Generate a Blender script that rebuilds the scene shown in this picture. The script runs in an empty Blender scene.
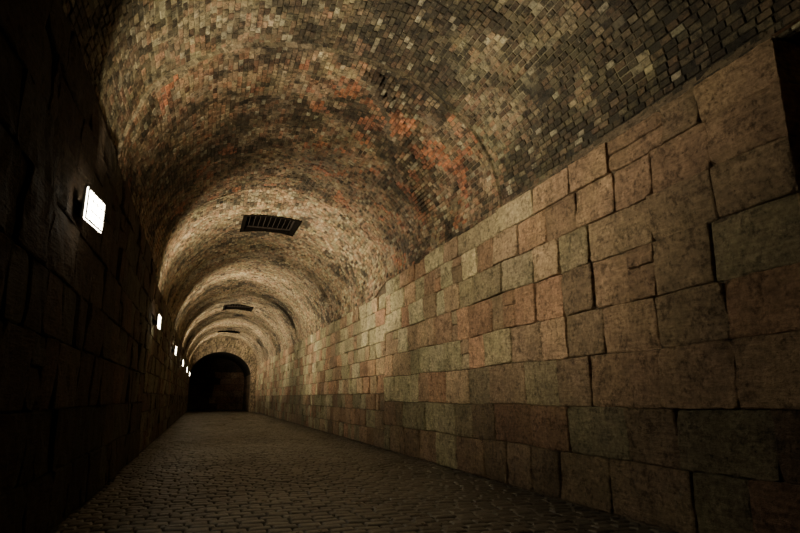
import bpy, math, random
from mathutils import Vector, Matrix, noise
random.seed(11)
C = bpy.context.scene.collection

XL, XR = -1.015, 3.5
CX = (XL+XR)/2; HW = (XR-XL)/2
Y0, Y1, Y2, YE = -4.0, 6.15, 11.2, 42.0
PE = 7.0

# ------------------------------------------------------------ mesh builder
class MB:
    def __init__(s): s.v=[]; s.f=[]; s.c=[]
    def add(s, vs, fs, col):
        o=len(s.v); s.v.extend(vs)
        s.f.extend([tuple(i+o for i in f) for f in fs])
        if isinstance(col, list): s.c.extend(col)
        else: s.c.extend([col]*len(vs))
    def quad(s,a,b,c,d,col): s.add([a,b,c,d],[(0,1,2,3)],col)
    def make(s,name,mat,kind=None,smooth=False):
        me=bpy.data.meshes.new(name); me.from_pydata([tuple(p) for p in s.v],[],s.f)
        at=me.color_attributes.new("Col",'FLOAT_COLOR','POINT')
        flat=[]
        for c in s.c: flat.extend((c[0],c[1],c[2],1.0))
        at.data.foreach_set("color",flat)
        if smooth: me.polygons.foreach_set("use_smooth",[True]*len(me.polygons))
        me.materials.append(mat); me.update()
        ob=bpy.data.objects.new(name,me); C.objects.link(ob)
        if kind: ob["kind"]=kind
        return ob

def nz(p,s,o=0.0): return noise.noise(Vector((p[0]*s+o,p[1]*s+o*1.7,p[2]*s-o)))
def mul(c,k): return (c[0]*k,c[1]*k,c[2]*k)
def mixc(a,b,t): return tuple(a[i]*(1-t)+b[i]*t for i in range(3))

# ------------------------------------------------------------ materials
def masonry(name, grain=22, stain=1.1, bump=0.5, rough=(0.75,0.95), lo=0.45, hi=1.35, tooling=False, spec=0.25,
            grime=None, tint=(.9,1.0,.85), pits=.25, flecks=None):
    m=bpy.data.materials.new(name); m.use_nodes=True; nt=m.node_tree; N=nt.nodes; L=nt.links
    b=N["Principled BSDF"]; b.inputs["Specular IOR Level"].default_value=spec
    at=N.new("ShaderNodeAttribute"); at.attribute_name="Col"
    tc=N.new("ShaderNodeTexCoord")
    def noi(sc,det=6,r=0.6):
        n=N.new("ShaderNodeTexNoise"); n.inputs["Scale"].default_value=sc
        n.inputs["Detail"].default_value=det; n.inputs["Roughness"].default_value=r
        L.new(tc.outputs["Object"],n.inputs["Vector"]); return n
    def rng(src,a,b_,c,d):
        r=N.new("ShaderNodeMapRange"); r.inputs[1].default_value=a; r.inputs[2].default_value=b_
        r.inputs[3].default_value=c; r.inputs[4].default_value=d; L.new(src,r.inputs[0]); return r.outputs[0]
    def mth(op,a,b_):
        n=N.new("ShaderNodeMath"); n.operation=op
        for i,x in enumerate((a,b_)):
            if isinstance(x,(int,float)): n.inputs[i].default_value=x
            else: L.new(x,n.inputs[i])
        return n.outputs[0]
    n1=noi(stain,8,.65); n2=noi(grain,8,.7); n3=noi(grain*.28,5,.6); n4=noi(grain*4,3,.6)
    f=mth('MULTIPLY',rng(n1.outputs[0],.35,.68,lo,hi),rng(n2.outputs[0],.3,.7,.55,1.4))
    f=mth('MULTIPLY',f,rng(n3.outputs[0],.32,.62,.72,1.12))
    if grime:
        g=noi(grime[0],10,.75)
        f=mth('MULTIPLY',f,rng(g.outputs[0],grime[1],grime[1]+grime[2],grime[3],1.15))
    h=mth('ADD',mth('MULTIPLY',n2.outputs[0],.7),mth('MULTIPLY',n4.outputs[0],.3))
    vo=N.new("ShaderNodeTexVoronoi"); vo.inputs["Scale"].default_value=grain*.9; L.new(tc.outputs["Object"],vo.inputs["Vector"])
    h=mth('ADD',h,mth('MULTIPLY',rng(vo.outputs["Distance"],0,.28,0,1),pits))
    h=mth('ADD',h,mth('MULTIPLY',n3.outputs[0],.7))
    if tooling:
        mp=N.new("ShaderNodeMapping"); mp.inputs["Rotation"].default_value=(math.radians(35),0,0)
        mp.inputs["Scale"].default_value=(1,6,38); L.new(tc.outputs["Object"],mp.inputs[0])
        tn=N.new("ShaderNodeTexNoise"); tn.inputs["Scale"].default_value=1.3; tn.inputs["Detail"].default_value=5
        L.new(mp.outputs[0],tn.inputs["Vector"]); h=mth('ADD',h,mth('MULTIPLY',tn.outputs[0],.7))
        f=mth('MULTIPLY',f,rng(tn.outputs[0],.3,.6,.80,1.08))
        vp=N.new("ShaderNodeTexVoronoi"); vp.inputs["Scale"].default_value=17
        wv=N.new("ShaderNodeVectorMath"); wv.operation='ADD'
        ns=N.new("ShaderNodeVectorMath"); ns.operation='SCALE'; L.new(n2.outputs["Color"],ns.inputs[0]); ns.inputs[3].default_value=.05
        L.new(tc.outputs["Object"],wv.inputs[0]); L.new(ns.outputs[0],wv.inputs[1]); L.new(wv.outputs[0],vp.inputs["Vector"])
        pit=rng(vp.outputs["Distance"],.08,.17,0,1)
        mask=rng(noi(2.3,3).outputs[0],.43,.53,1,0)
        pit=mth('MAXIMUM',pit,mask)
        h=mth('ADD',h,mth('MULTIPLY',pit,1.0))
        f=mth('MULTIPLY',f,rng(pit,0,1,.55,1))
    vm=N.new("ShaderNodeVectorMath"); vm.operation='SCALE'
    L.new(at.outputs["Color"],vm.inputs[0]); L.new(f,vm.inputs[3])
    hs=N.new("ShaderNodeMix"); hs.data_type='RGBA'; hs.blend_type='MULTIPLY'
    L.new(rng(noi(stain*1.9,4).outputs[0],.4,.65,0,1),hs.inputs[0])
    L.new(vm.outputs[0],hs.inputs[6]); hs.inputs[7].default_value=(*tint,1)
    outc=hs.outputs[2]
    if flecks:   # lime blooms and crumbled mortar
        fl=N.new("ShaderNodeMix"); fl.data_type='RGBA'
        fn=noi(flecks[0],6,.8); fm=noi(1.7,3,.5)
        L.new(mth('MULTIPLY',rng(fn.outputs[0],.60,.68,0,flecks[1]),rng(fm.outputs[0],.42,.58,0,1)),fl.inputs[0])
        L.new(outc,fl.inputs[6]); fl.inputs[7].default_value=(.40,.36,.26,1); outc=fl.outputs[2]
    L.new(outc,b.inputs["Base Color"])
    L.new(rng(n3.outputs[0],.3,.7,rough[0],rough[1]),b.inputs["Roughness"])
    bp=N.new("ShaderNodeBump"); bp.inputs["Strength"].default_value=bump; bp.inputs["Distance"].default_value=.025
    L.new(h,bp.inputs["Height"]); L.new(bp.outputs[0],b.inputs["Normal"])
    return m
M_stone=masonry("sandstone",24,.8,1.0,tooling=True,lo=.7,hi=1.18,grime=(6,.37,.12,.6),tint=(.96,1.0,.92),flecks=(7,.25))
M_brick=masonry("old_brick",34,1.0,.8,rough=(.55,.95),lo=.55,hi=1.3,grime=(10,.41,.10,.32),tint=(.95,1.0,.86),spec=.4,flecks=(17,.7))
M_sett=masonry("stone_setts",24,.9,.35,rough=(.24,.52),lo=.6,hi=1.25,spec=.7,tint=(1,1,.95))
def simple(name,col,rough=.5,metal=0,spec=.5):
    m=bpy.data.materials.new(name); m.use_nodes=True; N=m.node_tree.nodes; L=m.node_tree.links
    b=N["Principled BSDF"]; b.inputs["Metallic"].default_value=metal; b.inputs["Specular IOR Level"].default_value=spec
    n=N.new("ShaderNodeTexNoise"); n.inputs["Scale"].default_value=30; n.inputs["Detail"].default_value=5
    r=N.new("ShaderNodeMix"); r.data_type='RGBA'; L.new(n.outputs[0],r.inputs[0])
    r.inputs[6].default_value=(*mul(col,.6),1); r.inputs[7].default_value=(*mul(col,1.3),1)
    L.new(r.outputs[2],b.inputs["Base Color"]); b.inputs["Roughness"].default_value=rough
    return m
M_iron=simple("rusty_iron",(.03,.02,.014),.9,.1)
M_shaft=simple("shaft_shade_lining",(.007,.0055,.004),1.0,0,.05)  # near-black lining and kerb carry the shade of the opening
M_house=simple("painted_lamp_metal",(.05,.05,.045),.45,.4)
def glow(name,s):
    m=bpy.data.materials.new(name); m.use_nodes=True
    b=m.node_tree.nodes["Principled BSDF"]; b.inputs["Base Color"].default_value=(.9,.9,.85,1)
    b.inputs["Emission Color"].default_value=(1,.90,.68,1); b.inputs["Emission Strength"].default_value=s
    return m
M_glow=glow("lamp_diffuser",150); M_bloom=glow("added_bloom_glow",34)  # second glow is for an added strip imitating lamp bloom

# ------------------------------------------------------------ block primitive
def block(mb,P,u0,u1,v0,v1,d,col,gap=.006,res=.09,rough=.014,seed=0.,flip=False):
    g0=gap
    u0+=g0*random.uniform(.4,1.3);u1-=g0*random.uniform(.4,1.3);v0+=g0*random.uniform(.4,1.2);v1-=g0*random.uniform(.4,1.2)
    nu=max(3,int((u1-u0)/res)); nv=max(3,int((v1-v0)/res))
    e=.010
    us=[0,e/(u1-u0)]+[i/nu for i in range(1,nu)]+[1-e/(u1-u0),1]
    vs=[0,e/(v1-v0)]+[i/nv for i in range(1,nv)]+[1-e/(v1-v0),1]
    tilt=(random.uniform(-.02,.02),random.uniform(-.025,.025))
    cr=[random.choice((0,0,.004,.008,.018)) for _ in range(4)]
    chip=random.uniform(.006,.013)
    W,H=len(us),len(vs); pts=[]; cols=[]
    for j,b_ in enumerate(vs):
        for i,a in enumerate(us):
            eu=min(i,W-1-i); ev=min(j,H-1-j)
            u=u0+(u1-u0)*a; v=v0+(v1-v0)*b_
            edge=1 if (eu==0 or ev==0) else 0
            k=.0055
            u+=k*noise.noise(Vector((seed,v*16,u*3)))*(1 if eu<=1 else .3)
            v+=k*noise.noise(Vector((u*16,seed,v*3)))*(1 if ev<=1 else .3)
            for q,(ca,cb) in enumerate(((0,0),(1,0),(0,1),(1,1))):
                if cr[q]<=0: continue
                du=abs(a-ca)*(u1-u0); dv=abs(b_-cb)*(v1-v0)
                w=max(0,1-(du+dv)/.05)
                u+=(1 if ca==0 else -1)*cr[q]*w; v+=(1 if cb==0 else -1)*cr[q]*w
            dd=d+tilt[0]*(a-.5)+tilt[1]*(b_-.5)
            dd+=rough*(noise.noise(Vector((u*5,v*5,seed)))+.7*noise.noise(Vector((u*13,v*13,seed)))+.6*noise.noise(Vector((u*31,v*31,seed))))
            if edge: dd-=chip
            elif eu<=1 or ev<=1: dd-=max(0,.030*noise.noise(Vector((u*9,v*9,seed+5))))
            pts.append(P(u,v,dd)); cols.append(col)
    fs=[]
    for j in range(H-1):
        for i in range(W-1):
            q=(j*W+i,j*W+i+1,(j+1)*W+i+1,(j+1)*W+i)
            fs.append(q[::-1] if flip else q)
    ring=[i for i in range(W)]+[j*W+W-1 for j in range(1,H)]+[(H-1)*W+i for i in range(W-2,-1,-1)]+[j*W for j in range(H-2,0,-1)]
    base=len(pts)
    for r in ring:
        j,i=divmod(r,W); pts.append(P(u0+(u1-u0)*us[i],v0+(v1-v0)*vs[j],-.08)); cols.append(mul(col,.75))
    n=len(ring)
    for k in range(n):
        a_,b2=ring[k],ring[(k+1)%n]; q=(b2,a_,base+k,base+(k+1)%n)
        fs.append(q[::-1] if flip else q)
    mb.add(pts,fs,cols)

PINK=[(.38,.235,.145),(.40,.265,.17),(.36,.21,.13),(.42,.30,.19),(.31,.20,.13),(.37,.26,.17),(.34,.245,.155),(.385,.22,.14)]
TAN=[(.43,.36,.22),(.39,.325,.20),(.35,.29,.18),(.47,.40,.255)]
TANG=[(.42,.38,.225),(.37,.335,.205),(.46,.42,.27),(.40,.36,.22)]
AVG=(.36,.26,.17)
def stone_col(y,z,top):
    r=random.random()
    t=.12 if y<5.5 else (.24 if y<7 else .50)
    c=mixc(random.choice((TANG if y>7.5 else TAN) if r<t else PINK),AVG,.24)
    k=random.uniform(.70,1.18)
    if y<5: k*=.84  # nearest stones darker; colour also carries the light falloff here
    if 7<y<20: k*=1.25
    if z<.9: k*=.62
    n=nz((3,y,z),.5,5)
    k*=1+.35*n
    return mul(c,k)

def lay(mb,P,ya,yb,heights,z0,lmin,lmax,flip=False,res=.09,colk=1.):
    z=z0
    for ci,h in enumerate(heights):
        y=ya; 
        while y<yb-.01:
            L=random.uniform(lmin,lmax)
            if random.random()<.2: L*=.65
            if yb-(y+L)<lmin*.6: L=yb-y
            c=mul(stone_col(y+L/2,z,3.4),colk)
            g=min(.009,.0038+.0006*max(0,y-3))
            d=random.uniform(-.015,.018); s=random.uniform(0,99)
            rr=random.random()
            B_=lambda a,b,c_,d_,col,k: block(mb,P,a,b,c_,d_,d,col,res=res,seed=s+k,flip=flip,gap=g)
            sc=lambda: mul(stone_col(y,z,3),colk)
            if rr<.03 and L<.7:
                k=random.uniform(.4,.6)
                B_(y,y+L,z,z+h*k,c,0); B_(y,y+L,z+h*k,z+h,sc(),3)
            elif rr<.12 and L>.55:
                k=random.uniform(.6,.7); m=random.uniform(.5,.65)
                B_(y,y+L*k,z,z+h,c,0); B_(y+L*k,y+L,z,z+h*m,sc(),1); B_(y+L*k,y+L,z+h*m,z+h,sc(),2)
            else:
                B_(y,y+L,z,z+h,c,0)
            y+=L
        z+=h

MORT=(.15,.115,.078)
# ------------------------------------------------------------ right wall
mb=MB()
ND=2.37; NA=.7
def sag(u,v): return (.018*noise.noise(Vector((u*.9,v*.4,11)))+.007*noise.noise(Vector((u*2.5,v,4))))*min(1,v/.3)
def PR(u,v,d):
    if 1.5<u<ND+.014: return (XR-d*.3, ND, v+sag(ND,v))
    return (XR-d, u, v+sag(u,v))
H7=[.47,.45,.48,.43,.46,.40,.40,.32]
H8=[.36,.38,.34,.38,.36,.33,.36,.34,.33]
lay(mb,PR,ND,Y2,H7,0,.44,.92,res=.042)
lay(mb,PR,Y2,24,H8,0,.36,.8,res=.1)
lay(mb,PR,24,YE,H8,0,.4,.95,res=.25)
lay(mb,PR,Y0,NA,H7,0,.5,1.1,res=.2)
bx=XR+.036
mb.quad((bx,ND-.0,-.05),(bx,ND,3.5),(bx,YE,3.5),(bx,YE,-.05),MORT)
mb.quad((bx,Y0,-.05),(bx,Y0,3.5),(bx,NA,3.5),(bx,NA,-.05),MORT)
RD=.35
def PS(u,v,d): return (u, ND-.004-d*.2, v)
z=0
for h in H7:
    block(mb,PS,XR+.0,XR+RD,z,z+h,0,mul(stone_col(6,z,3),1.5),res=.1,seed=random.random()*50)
    z+=h
xb=XR+RD
def PN(u,v,d): return (xb-d,u,v)
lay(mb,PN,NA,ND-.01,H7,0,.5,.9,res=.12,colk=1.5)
mb.quad((bx,NA,-.05),(bx,NA,3.5),(xb,NA,3.5),(xb,NA,-.05),mul(PINK[2],.8))
mb.quad((XR,NA,3.42),(xb+.1,NA,3.42),(xb+.1,ND,3.42),(XR,ND,3.42),mul(PINK[2],.6))
mb.quad((XR,NA,0),(xb+.1,NA,0),(xb+.1,ND,0),(XR,ND,0),mul(PINK[2],.4))
wr=mb.make("wall_right",M_stone,"structure"); 

# ------------------------------------------------------------ left wall
mb=MB()
def PL(u,v,d): return (XL+d, u, v)
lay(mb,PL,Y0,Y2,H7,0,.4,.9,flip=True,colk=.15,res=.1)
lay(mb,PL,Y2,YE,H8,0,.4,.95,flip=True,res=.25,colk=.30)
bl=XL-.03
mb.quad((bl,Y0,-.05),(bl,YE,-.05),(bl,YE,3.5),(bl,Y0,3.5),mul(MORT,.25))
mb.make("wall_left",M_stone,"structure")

# ------------------------------------------------------------ vault
STEPS=[16.4,23.3,30.0,36.0]
class Arc:
    def __init__(s,hw,spring,rise,blend=None):
        s.hw,s.sp,s.ri=hw,spring,rise; s.bl=blend
        n=600; s.t=[i*math.pi/n for i in range(n+1)]
        s.L=[0.]; p=s.pt(0)
        for t in s.t[1:]:
            q=s.pt(t); s.L.append(s.L[-1]+math.hypot(q[0]-p[0],q[1]-p[1])); p=q
        s.len=s.L[-1]
    def pt(s,t): return (CX+s.hw*math.cos(t), s.sp+s.ri*math.sin(t))
    def at(s,v):
        v=max(0,min(s.len,v)); lo,hi=0,len(s.L)-1
        while hi-lo>1:
            m=(lo+hi)//2
            if s.L[m]<=v: lo=m
            else: hi=m
        f=(v-s.L[lo])/(s.L[hi]-s.L[lo]); return s.t[lo]+(s.t[hi]-s.t[lo])*f
    def P(s,u,v,d): return s.PT(u,s.at(v),d)
    def PT(s,u,t,d):
        x,z=s.pt(t)
        if s.bl:
            o,ya,yb=s.bl
            w=max(0,min(1,(u-ya)/(yb-ya))); w=w*w*(3-2*w)
            if w<1:
                ox,oz=o.pt(t); x=ox+(x-ox)*w; z=oz+(z-oz)*w
        nx,nzz=math.cos(t)/s.hw,math.sin(t)/s.ri; l=math.hypot(nx,nzz); nx/=l;nzz/=l
        w2=math.sin(t)
        wob=(.065*noise.noise(Vector((u*.45,t*1.6,7)))+.03*noise.noise(Vector((u*1.2,t*3.5,3)))+.006*noise.noise(Vector((u*3,t*9,1))))*min(1,w2*3+.15)
        for sy in STEPS:   # lower ring starts each bay, shaped to catch lamp light as crisp arcs
            if u>=sy and u<sy+5: wob+=.11*(1-(u-sy)/5)*min(1,w2*2.5)
        dd=d+wob
        return (x-nx*dd,u,z-nzz*dd)
B=Arc(HW+.0,3.40,1.80)
A=Arc(HW+.04,3.39,1.90,(Arc(HW+.035,3.40,1.865),6.15,5.4))
D=Arc(HW-.01,3.17,2.00,(Arc(HW,3.39,1.805),Y2,Y2+1.0))
HATCH=[(13.5,.58,.68),(27.1,.58,.68),(37.0,.58,.68)]
def in_hatch(x,y,z,g=0.):
    if z<4.6: return False
    return any(abs(x-CX)<w+g and abs(y-yc)<l+g for yc,w,l in HATCH)
CRACK=[(1.75,6.45),(2.05,6.75),(2.12,6.95),(2.30,7.05),(2.38,7.35),(2.62,7.7),(2.72,8.1),(2.95,8.3)]
CLUS=[(1.62,6.85,.20),(1.95,7.0,.14),(2.42,7.15,.23),(3.05,7.2,.22),(2.85,7.55,.14),(1.3,7.6,.12),(2.2,8.2,.15),(3.15,8.6,.16)]
def crack(x,y):
    b_=9; sd=1
    for (x0,y0),(x1,y1) in zip(CRACK,CRACK[1:]):
        dx,dy=x1-x0,y1-y0; t=max(0,min(1,((x-x0)*dx+(y-y0)*dy)/(dx*dx+dy*dy)))
        q=math.hypot(x-x0-dx*t,y-y0-dy*t)
        if q<b_: b_=q; sd=1 if dx*(y-y0)-dy*(x-x0)>0 else -1
    return b_,sd
def bcol(x,y,z):
    n1=nz((x,y,z),.55,2); n2=nz((x,y,z),1.8,9); n3=nz((x,y,z),4.5,4)
    if y<Y1:
        pal=[(.255,.205,.125),(.225,.17,.105),(.31,.26,.165),(.23,.15,.095),(.26,.185,.115),(.275,.225,.14)]
    elif y<Y2:
        pal=[(.31,.215,.135),(.30,.18,.115),(.28,.21,.13),(.34,.26,.165),(.30,.165,.10),(.29,.195,.125)]
    else:
        pal=[(.44,.32,.20),(.41,.26,.165),(.47,.37,.24),(.39,.255,.16),(.45,.385,.26)]
    c=random.choice(pal); k=random.uniform(.66,1.2)
    if y>5.2 and y<Y1 and random.random()<(y-5.2)*.5: c=random.choice([(.31,.215,.135),(.30,.18,.115)])
    s=n1*.9+n2*.7+n3*.9
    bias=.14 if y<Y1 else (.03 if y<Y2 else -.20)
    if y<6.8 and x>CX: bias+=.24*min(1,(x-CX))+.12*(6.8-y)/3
    if y<5.6: bias+=.19*(5.6-y)*(1 if x>CX-1.4 else .45)  # sooty near vault, darkened further to offset the upward light
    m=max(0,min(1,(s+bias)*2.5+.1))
    red=False
    if 6.2<y<9:
        e=.8*nz((x,y,z),2.4,31)+.5*nz((x,y,z),5,12)
        for cx_,cy_,r_ in CLUS:
            if math.hypot(x-cx_,y-cy_)<r_*(1+1.6*e) and random.random()<.88: red=True
    if not red and Y1<y<Y2 and nz((x,y,z),1.5,90)+.6*nz((x,y,z),4,8)>.5: red=True
    if red:
        c=random.choice([(.42,.17,.09),(.38,.155,.085),(.37,.185,.11),(.34,.15,.095)]); k=random.uniform(.7,1.2); m*=.25
    c=mixc(mul(c,k),(.024,.020,.013),m*random.uniform(.6,1)*.94)
    if random.random()<.06 and m<.6: c=mul(c,.35)
    if not red and random.random()<.05: c=mixc(c,(.46,.42,.30),.5)
    return c
mb=MB()
def bricks(arc,ya,yb,bh=.074,bl_=.14,jit=.003):
    n=round(arc.len/bh); hh=arc.len/n
    for r in range(n):
        v0=r*hh+.005; v1=(r+1)*hh-.005
        y=ya-random.uniform(0,bl_)
        while y<yb-.02:
            L=bl_*random.uniform(.85,1.2); a=max(ya,y)+.005; b_=min(yb,y+L)-.005; y+=L
            if b_-a<.03: continue
            for sy in STEPS:
                if a<sy<b_: b_=sy-.002; y=sy
            if b_-a<.02: continue
            mx,my,mz=arc.P((a+b_)/2,(v0+v1)/2,0)
            if in_hatch(mx,my,mz,.07): continue
            er=nz((mx,my,mz),2.2,50)
            rr=random.random()
            lost=rr<(.025+.16*max(0,er))
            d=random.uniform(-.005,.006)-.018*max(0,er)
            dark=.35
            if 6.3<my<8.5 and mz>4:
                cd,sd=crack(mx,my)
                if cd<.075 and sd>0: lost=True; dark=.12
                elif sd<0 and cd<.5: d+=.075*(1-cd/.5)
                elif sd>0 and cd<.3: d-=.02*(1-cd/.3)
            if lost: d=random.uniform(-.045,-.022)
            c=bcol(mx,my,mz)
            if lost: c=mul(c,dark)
            j=lambda k=jit: random.uniform(-k,k)
            top=[(a+.004+j(),v0+.003+j()),(b_-.004+j(),v0+.003+j()),(b_-.004+j(),v1-.003+j()),(a+.004+j(),v1-.003+j())]
            bs=[(a+j(.002),v0+j(.002)),(b_+j(.002),v0+j(.002)),(b_+j(.002),v1+j(.002)),(a+j(.002),v1+j(.002))]
            bs=[(min(max(u,a),b_),v) for u,v in bs]
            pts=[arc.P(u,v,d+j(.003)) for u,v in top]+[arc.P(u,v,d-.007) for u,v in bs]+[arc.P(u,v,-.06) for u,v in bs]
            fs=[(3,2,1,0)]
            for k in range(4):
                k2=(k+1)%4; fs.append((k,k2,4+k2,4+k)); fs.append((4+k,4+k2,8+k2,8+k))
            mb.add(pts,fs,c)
    st=.2
    ys=sorted(set([ya+st*i for i in range(int((yb-ya)/st)+1)]+[yy for yc,w,l in HATCH for yy in (yc-l-.04,yc+l+.04) if ya<yy<yb]+[q for sy in STEPS for q in (sy-.002,sy+.001) if ya<q<yb]+[ya,yb]))
    m=120
    grid=[[arc.P(yy,arc.len*k/m,-.014-.010*noise.noise(Vector((yy*4,k*.5,2)))) for k in range(m+1)] for yy in ys]
    for i in range(len(ys)-1):
        if ys[i+1]-ys[i]<1e-4: continue
        for k in range(m):
            q=[grid[i][k],grid[i+1][k],grid[i+1][k+1],grid[i][k+1]]
            cx=sum(p[0] for p in q)/4; cy=sum(p[1] for p in q)/4; cz=sum(p[2] for p in q)/4
            if in_hatch(cx,cy,cz,.038): continue
            g=(.27,.235,.16) if cy<Y1 else ((.27,.21,.145) if cy<Y2 else (.32,.25,.17))
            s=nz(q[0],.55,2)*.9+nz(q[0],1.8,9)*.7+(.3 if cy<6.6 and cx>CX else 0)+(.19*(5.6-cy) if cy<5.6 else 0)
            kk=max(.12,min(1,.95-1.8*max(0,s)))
            mb.add(q,[(3,2,1,0)],mul(g,kk))
bricks(A,Y0,2.0); 
bricks(A,2.0,Y1,.064,.122); bricks(B,Y1,Y2,.064,.122); bricks(D,Y2,YE)
def ringstrip(a1,a2,y,col):
    n=140
    for k in range(n):
        p=[a1.P(y,a1.len*k/n,-.06),a1.P(y,a1.len*(k+1)/n,-.06),a2.P(y,a2.len*(k+1)/n,-.01),a2.P(y,a2.len*k/n,-.01)]
        mb.add(p,[(0,1,2,3)],mul(col,random.uniform(.5,1.2)))
ringstrip(A,B,Y1+.003,(.3,.24,.16)); ringstrip(B,D,Y2+.003,(.3,.22,.15))
mb.make("ceiling",M_brick,"structure")

# ------------------------------------------------------------ ceiling shafts with gratings
def box(v,f,x0,x1,y0,y1,z0,z1):
    o=len(v); v+= [(x0,y0,z0),(x1,y0,z0),(x1,y1,z0),(x0,y1,z0),(x0,y0,z1),(x1,y0,z1),(x1,y1,z1),(x0,y1,z1)]
    f+= [tuple(i+o for i in q) for q in ((0,3,2,1),(4,5,6,7),(0,1,5,4),(1,2,6,5),(2,3,7,6),(3,0,4,7))]
def mesh(name,v,f,mat,bev=0):
    me=bpy.data.meshes.new(name); me.from_pydata(v,[],f); me.materials.append(mat)
    ob=bpy.data.objects.new(name,me); C.objects.link(ob)
    return ob
crown=D.sp+D.ri
def vz(x,y,d=-.004): return D.PT(y,math.acos((x-CX)/D.hw),d)[2]
for i,(yc,w,l) in enumerate(HATCH):
    m2=MB(); z1=crown+1.8; cc=(.012,.009,.007)
    def peri(g):
        x0,x1,ya,yb=CX-w-g,CX+w+g,yc-l-g,yc+l+g; n=12; per=[]
        for k in range(n): per.append((x0+(x1-x0)*k/n,ya))
        for k in range(n): per.append((x1,ya+(yb-ya)*k/n))
        for k in range(n): per.append((x1-(x1-x0)*k/n,yb))
        for k in range(n): per.append((x0,yb-(yb-ya)*k/n))
        return per
    pi,po=peri(0),peri(.09)
    for k in range(len(pi)):
        k2=(k+1)%len(pi)
        a,b_,c,d=pi[k],pi[k2],po[k2],po[k]
        dz=-.020
        m2.quad((*a,vz(*a)+dz),(*b_,vz(*b_)+dz),(*c,vz(*c)+dz),(*d,vz(*d)+dz),cc)
        m2.quad((*d,vz(*d)+dz),(*c,vz(*c)+dz),(*c,vz(*c)+.05),(*d,vz(*d)+.05),cc)
        m2.quad((*a,vz(*a)+dz),(*a,z1),(*b_,z1),(*b_,vz(*b_)+dz),cc)
    x0,x1,ya,yb=CX-w,CX+w,yc-l,yc+l
    m2.quad((x0,ya,z1),(x1,ya,z1),(x1,yb,z1),(x0,yb,z1),mul(cc,.4))
    m2.make("trim_%d"%(i+1),M_shaft,"structure")
    v=[];f=[]
    zz=crown+.06
    box(v,f,x0,x1,ya,ya+.03,zz,zz+.03); box(v,f,x0,x1,yb-.03,yb,zz,zz+.03)
    box(v,f,x0,x0+.03,ya+.03,yb-.03,zz,zz+.03); box(v,f,x1-.03,x1,ya+.03,yb-.03,zz,zz+.03)
    fr=mesh("ventilation_grating",v,f,M_iron)
    fr["label"]="rusty iron grating inside a dark ventilation shaft in the brick vault"; fr["category"]="grating"; fr["group"]="ceiling shaft gratings"
    v=[];f=[]
    for k in range(9):
        xx=x0+.04+(x1-x0-.08)*(k+.5)/9
        box(v,f,xx-.006,xx+.006,ya+.03,yb-.03,zz+.008,zz+.022)
    br=mesh("grating_bars",v,f,M_iron); br.parent=fr

# ------------------------------------------------------------ end wall with dark passage
mb=MB()
def prof(xl,xr,sp,rise,n=72):
    cx=(xl+xr)/2; hw=(xr-xl)/2
    p=[(xl,sp*i/16) for i in range(16)]
    p+=[(cx-hw*math.cos(math.pi*i/n),sp+rise*math.sin(math.pi*i/n)) for i in range(n+1)]
    p+=[(xr,sp*(15-i)/16) for i in range(16)]
    return p
O=prof(XL-.1,XR+.1,3.2,2.1); I=prof(-1.0,3.12,2.35,1.78)
NR=6
for k in range(len(O)-1):
    for r in range(NR):
        a,b_=r/NR,(r+1)/NR
        lp=lambda i,t:(I[i][0]+(O[i][0]-I[i][0])*t, YE-random.uniform(0,.02), I[i][1]+(O[i][1]-I[i][1])*t)
        c=mul((.42,.31,.20),random.uniform(.35,1.1))
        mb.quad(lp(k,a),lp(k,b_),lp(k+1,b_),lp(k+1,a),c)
    c=mul((.03,.022,.015) if k<len(O)-20 else (.25,.17,.11),random.uniform(.5,1.1))  # passage colours carry its unlit gloom; right side lighter as if dimly lit
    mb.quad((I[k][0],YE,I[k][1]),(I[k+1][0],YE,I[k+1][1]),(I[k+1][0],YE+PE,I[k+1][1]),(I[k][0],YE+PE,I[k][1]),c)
def PB(u,v,d): return (u,YE+PE-d,v)
z=0
for h in [.5]*9:
    x=-1.2
    while x<3.4:
        L=random.uniform(.5,.9); block(mb,PB,x,x+L,z,z+h,0,mul(random.choice(PINK),.9 if (x>.4 and z<2.9) else .2),res=.3,seed=random.random()*9,gap=.008); x+=L  # lighter low right area imitates dim light on the back wall
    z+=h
mb.make("wall_back",M_brick,"structure")

# ------------------------------------------------------------ floor of setts
mb=MB()
y=Y0; row=0
while y<YE+PE:
    far=y>22
    h=random.uniform(.126,.136)*(1.4 if far else 1); x=XL-.05-(.10 if row%2 else 0)-random.uniform(0,.04); row+=1
    while x<XR+.02:
        L=random.uniform(.185,.215)*(1.4 if far else 1); a,b_=x+.005,x+L-.005; x+=L
        if b_<XL: continue
        n=nz((a,y,0),.9); d=random.uniform(-.004,.004)+.014*nz((a,y,0),.5,3)
        dk=.45 if y>YE else 1
        c=mul(random.choice([(.122,.112,.090),(.104,.097,.078),(.140,.130,.104),(.112,.103,.083)]),dk*random.uniform(.75,1.15)*(1+.4*n))
        q=[]
        cv=.03*math.sin((a-XL)/(XR-XL)*math.pi); tx=random.uniform(-.04,.04); ty=random.uniform(-.06,.06)
        for ins,zz in ((.0,-.05),(.0,-.020),(.004,-.009),(.012,-.002),(.032,.002)):
            for u,v in ((a+ins,y+.007+ins),(b_-ins,y+.007+ins),(b_-ins,y+h-.007-ins),(a+ins,y+h-.007-ins)):
                q.append((u,v,zz+d+cv-.02+tx*(u-(a+b_)/2)+ty*(v-y-h/2)))
        fs=[(16,17,18,19)]
        for s_ in range(4):
            for k in range(4): fs.append((s_*4+k,s_*4+(k+1)%4,s_*4+4+(k+1)%4,s_*4+4+k))
        mb.add(q,fs,c)
    y+=h
n=12
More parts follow.
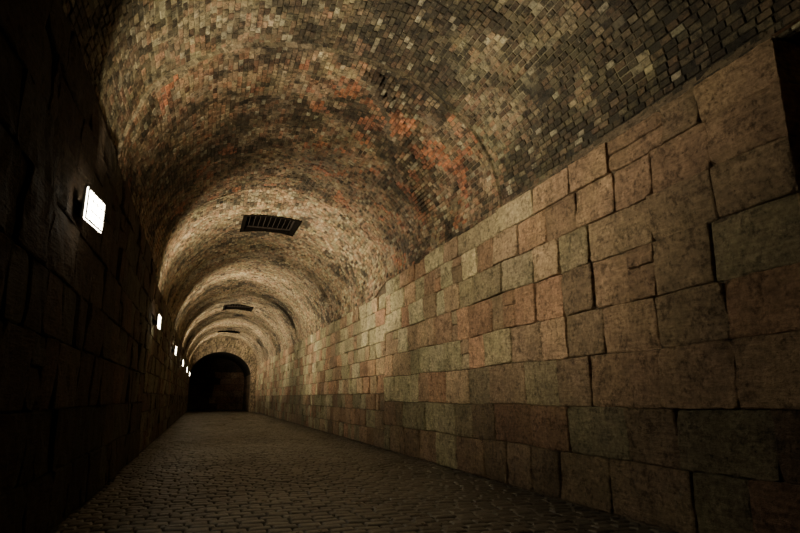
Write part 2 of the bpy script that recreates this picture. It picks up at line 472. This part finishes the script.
for k in range(n):
    xa=XL-.1+(XR-XL+.2)*k/n; xb_=XL-.1+(XR-XL+.2)*(k+1)/n
    f=lambda x:.03*math.sin(max(0,min(1,(x-XL)/(XR-XL)))*math.pi)-.046
    mb.quad((xa,Y0,f(xa)),(xb_,Y0,f(xb_)),(xb_,YE+PE,f(xb_)),(xa,YE+PE,f(xa)),(.02,.018,.014))
mb.make("floor",M_sett,"structure")

# ------------------------------------------------------------ wall lamps
def make_lamp():
    e=bpy.data.objects.new("wall_lamp",None); e.empty_display_size=.2; C.objects.link(e)
    L,H,T=.38,.24,.04; o=.035
    v=[];f=[]
    box(v,f,o,o+.012,-L/2,L/2,-H/2,H/2)
    r=.012
    box(v,f,o+.012,o+T,-L/2,L/2,H/2-r,H/2); box(v,f,o+.012,o+T,-L/2,L/2,-H/2,-H/2+r)
    box(v,f,o+.012,o+T,-L/2,-L/2+r,-H/2+r,H/2-r); box(v,f,o+.012,o+T,L/2-r,L/2,-H/2+r,H/2-r)
    for k in range(7):
        yy=-L/2+.05+k*.05
        box(v,f,o-.02,o,yy-.003,yy+.003,-H/2+.03,H/2-.03)
    a=mesh("housing",v,f,M_house)
    v=[];f=[]; box(v,f,o+.014,o+T-.006,-L/2+r,L/2-r,-H/2+r,H/2-r)
    g=mesh("lamp_diffuser",v,f,M_glow); g["label"]="glowing frosted white cover"
    v=[];f=[]; hb=o+T*.55
    box(v,f,hb,hb+.008,-L/2-.003,L/2+.003,H/2,H/2+.003); box(v,f,hb,hb+.008,-L/2-.003,L/2+.003,-H/2-.003,-H/2)
    box(v,f,hb,hb+.008,-L/2-.003,-L/2,-H/2,H/2); box(v,f,hb,hb+.008,L/2,L/2+.003,-H/2,H/2)
    sm=mesh("bloom_strip",v,f,M_bloom); sm["label"]="thin glowing strip added around the cover to imitate lamp bloom"  # added emissive strip, spills a bloom-like glow on the wall
    v=[];f=[]
    for k in (-1,0,1): box(v,f,o+T-.002,o+T+.004,k*.09-.005,k*.09+.005,-H/2+.004,H/2-.004)
    for k in (-1,1): box(v,f,o+T+.004,o+T+.010,-L/2+.004,L/2-.004,k*.04-.0045,k*.04+.0045)
    gd=mesh("wire_guard",v,f,M_house)
    v=[];f=[]; box(v,f,-.05,-.03,-.10,.10,-.05,.05)
    box(v,f,-.04,o+.0,-.10,-.09,-.025,.025); box(v,f,-.04,o+.0,.09,.10,-.025,.025)
    br=mesh("bracket",v,f,M_iron)
    for c in (a,g,sm,gd,br): c.parent=e
    return e,[a,g,sm,gd,br]
e0,ch=make_lamp()
LY=[4.70,11.7,18.9,25.8,32.4,38.2]
lamps=[(e0,ch)]
for k in range(1,len(LY)):
    e=e0.copy(); C.objects.link(e); cc=[]
    for c in ch:
        c2=c.copy(); C.objects.link(c2); c2.parent=e; cc.append(c2)
    lamps.append((e,cc))
ld=bpy.data.lights.new("added_uplight",'AREA'); ld.shape='RECTANGLE'; ld.size=.30; ld.size_y=.04  # unseen area light added above each lamp to brighten the vault
ld.energy=165; ld.color=(1,.85,.59); ld.spread=math.radians(124)
for i,((e,_),yy) in enumerate(zip(lamps,LY)):
    e.location=(XL+.05,yy,2.42); e.rotation_euler=(0,0,math.radians(-8 if i==0 else -1))
    e["label"]="rectangular floodlight with glowing white cover on the dark stone wall"; e["category"]="wall lamp"; e["group"]="wall floodlights along the tunnel"
    lo=bpy.data.objects.new("added_uplight",ld); C.objects.link(lo)
    lo.location=(XL+.14,yy,2.42+.135)
    d=Vector((.77,.36,.53)).normalized()
    zx=-d; xx=Vector((0,1,0)); xx=(xx-zx*xx.dot(zx)).normalized(); yy_=zx.cross(xx)
    lo.rotation_euler=Matrix((xx,yy_,zx)).transposed().to_euler()

# ------------------------------------------------------------ world, camera
w=bpy.data.worlds.new("World"); bpy.context.scene.world=w; w.use_nodes=True
w.node_tree.nodes["Background"].inputs[0].default_value=(0,0,0,1)
cam=bpy.data.cameras.new("Camera"); co=bpy.data.objects.new("Camera",cam); C.objects.link(co)
cam.sensor_width=36; cam.lens=560/800*36; cam.clip_start=.05; cam.clip_end=200
R=Vector((.946,-.3241,0)).normalized(); F=Vector((.3157,.9213,.2270)).normalized(); U=R.cross(F)
m=Matrix(((R.x,U.x,-F.x,0),(R.y,U.y,-F.y,0),(R.z,U.z,-F.z,1.008),(0,0,0,1)))
co.matrix_world=m
bpy.context.scene.camera=co
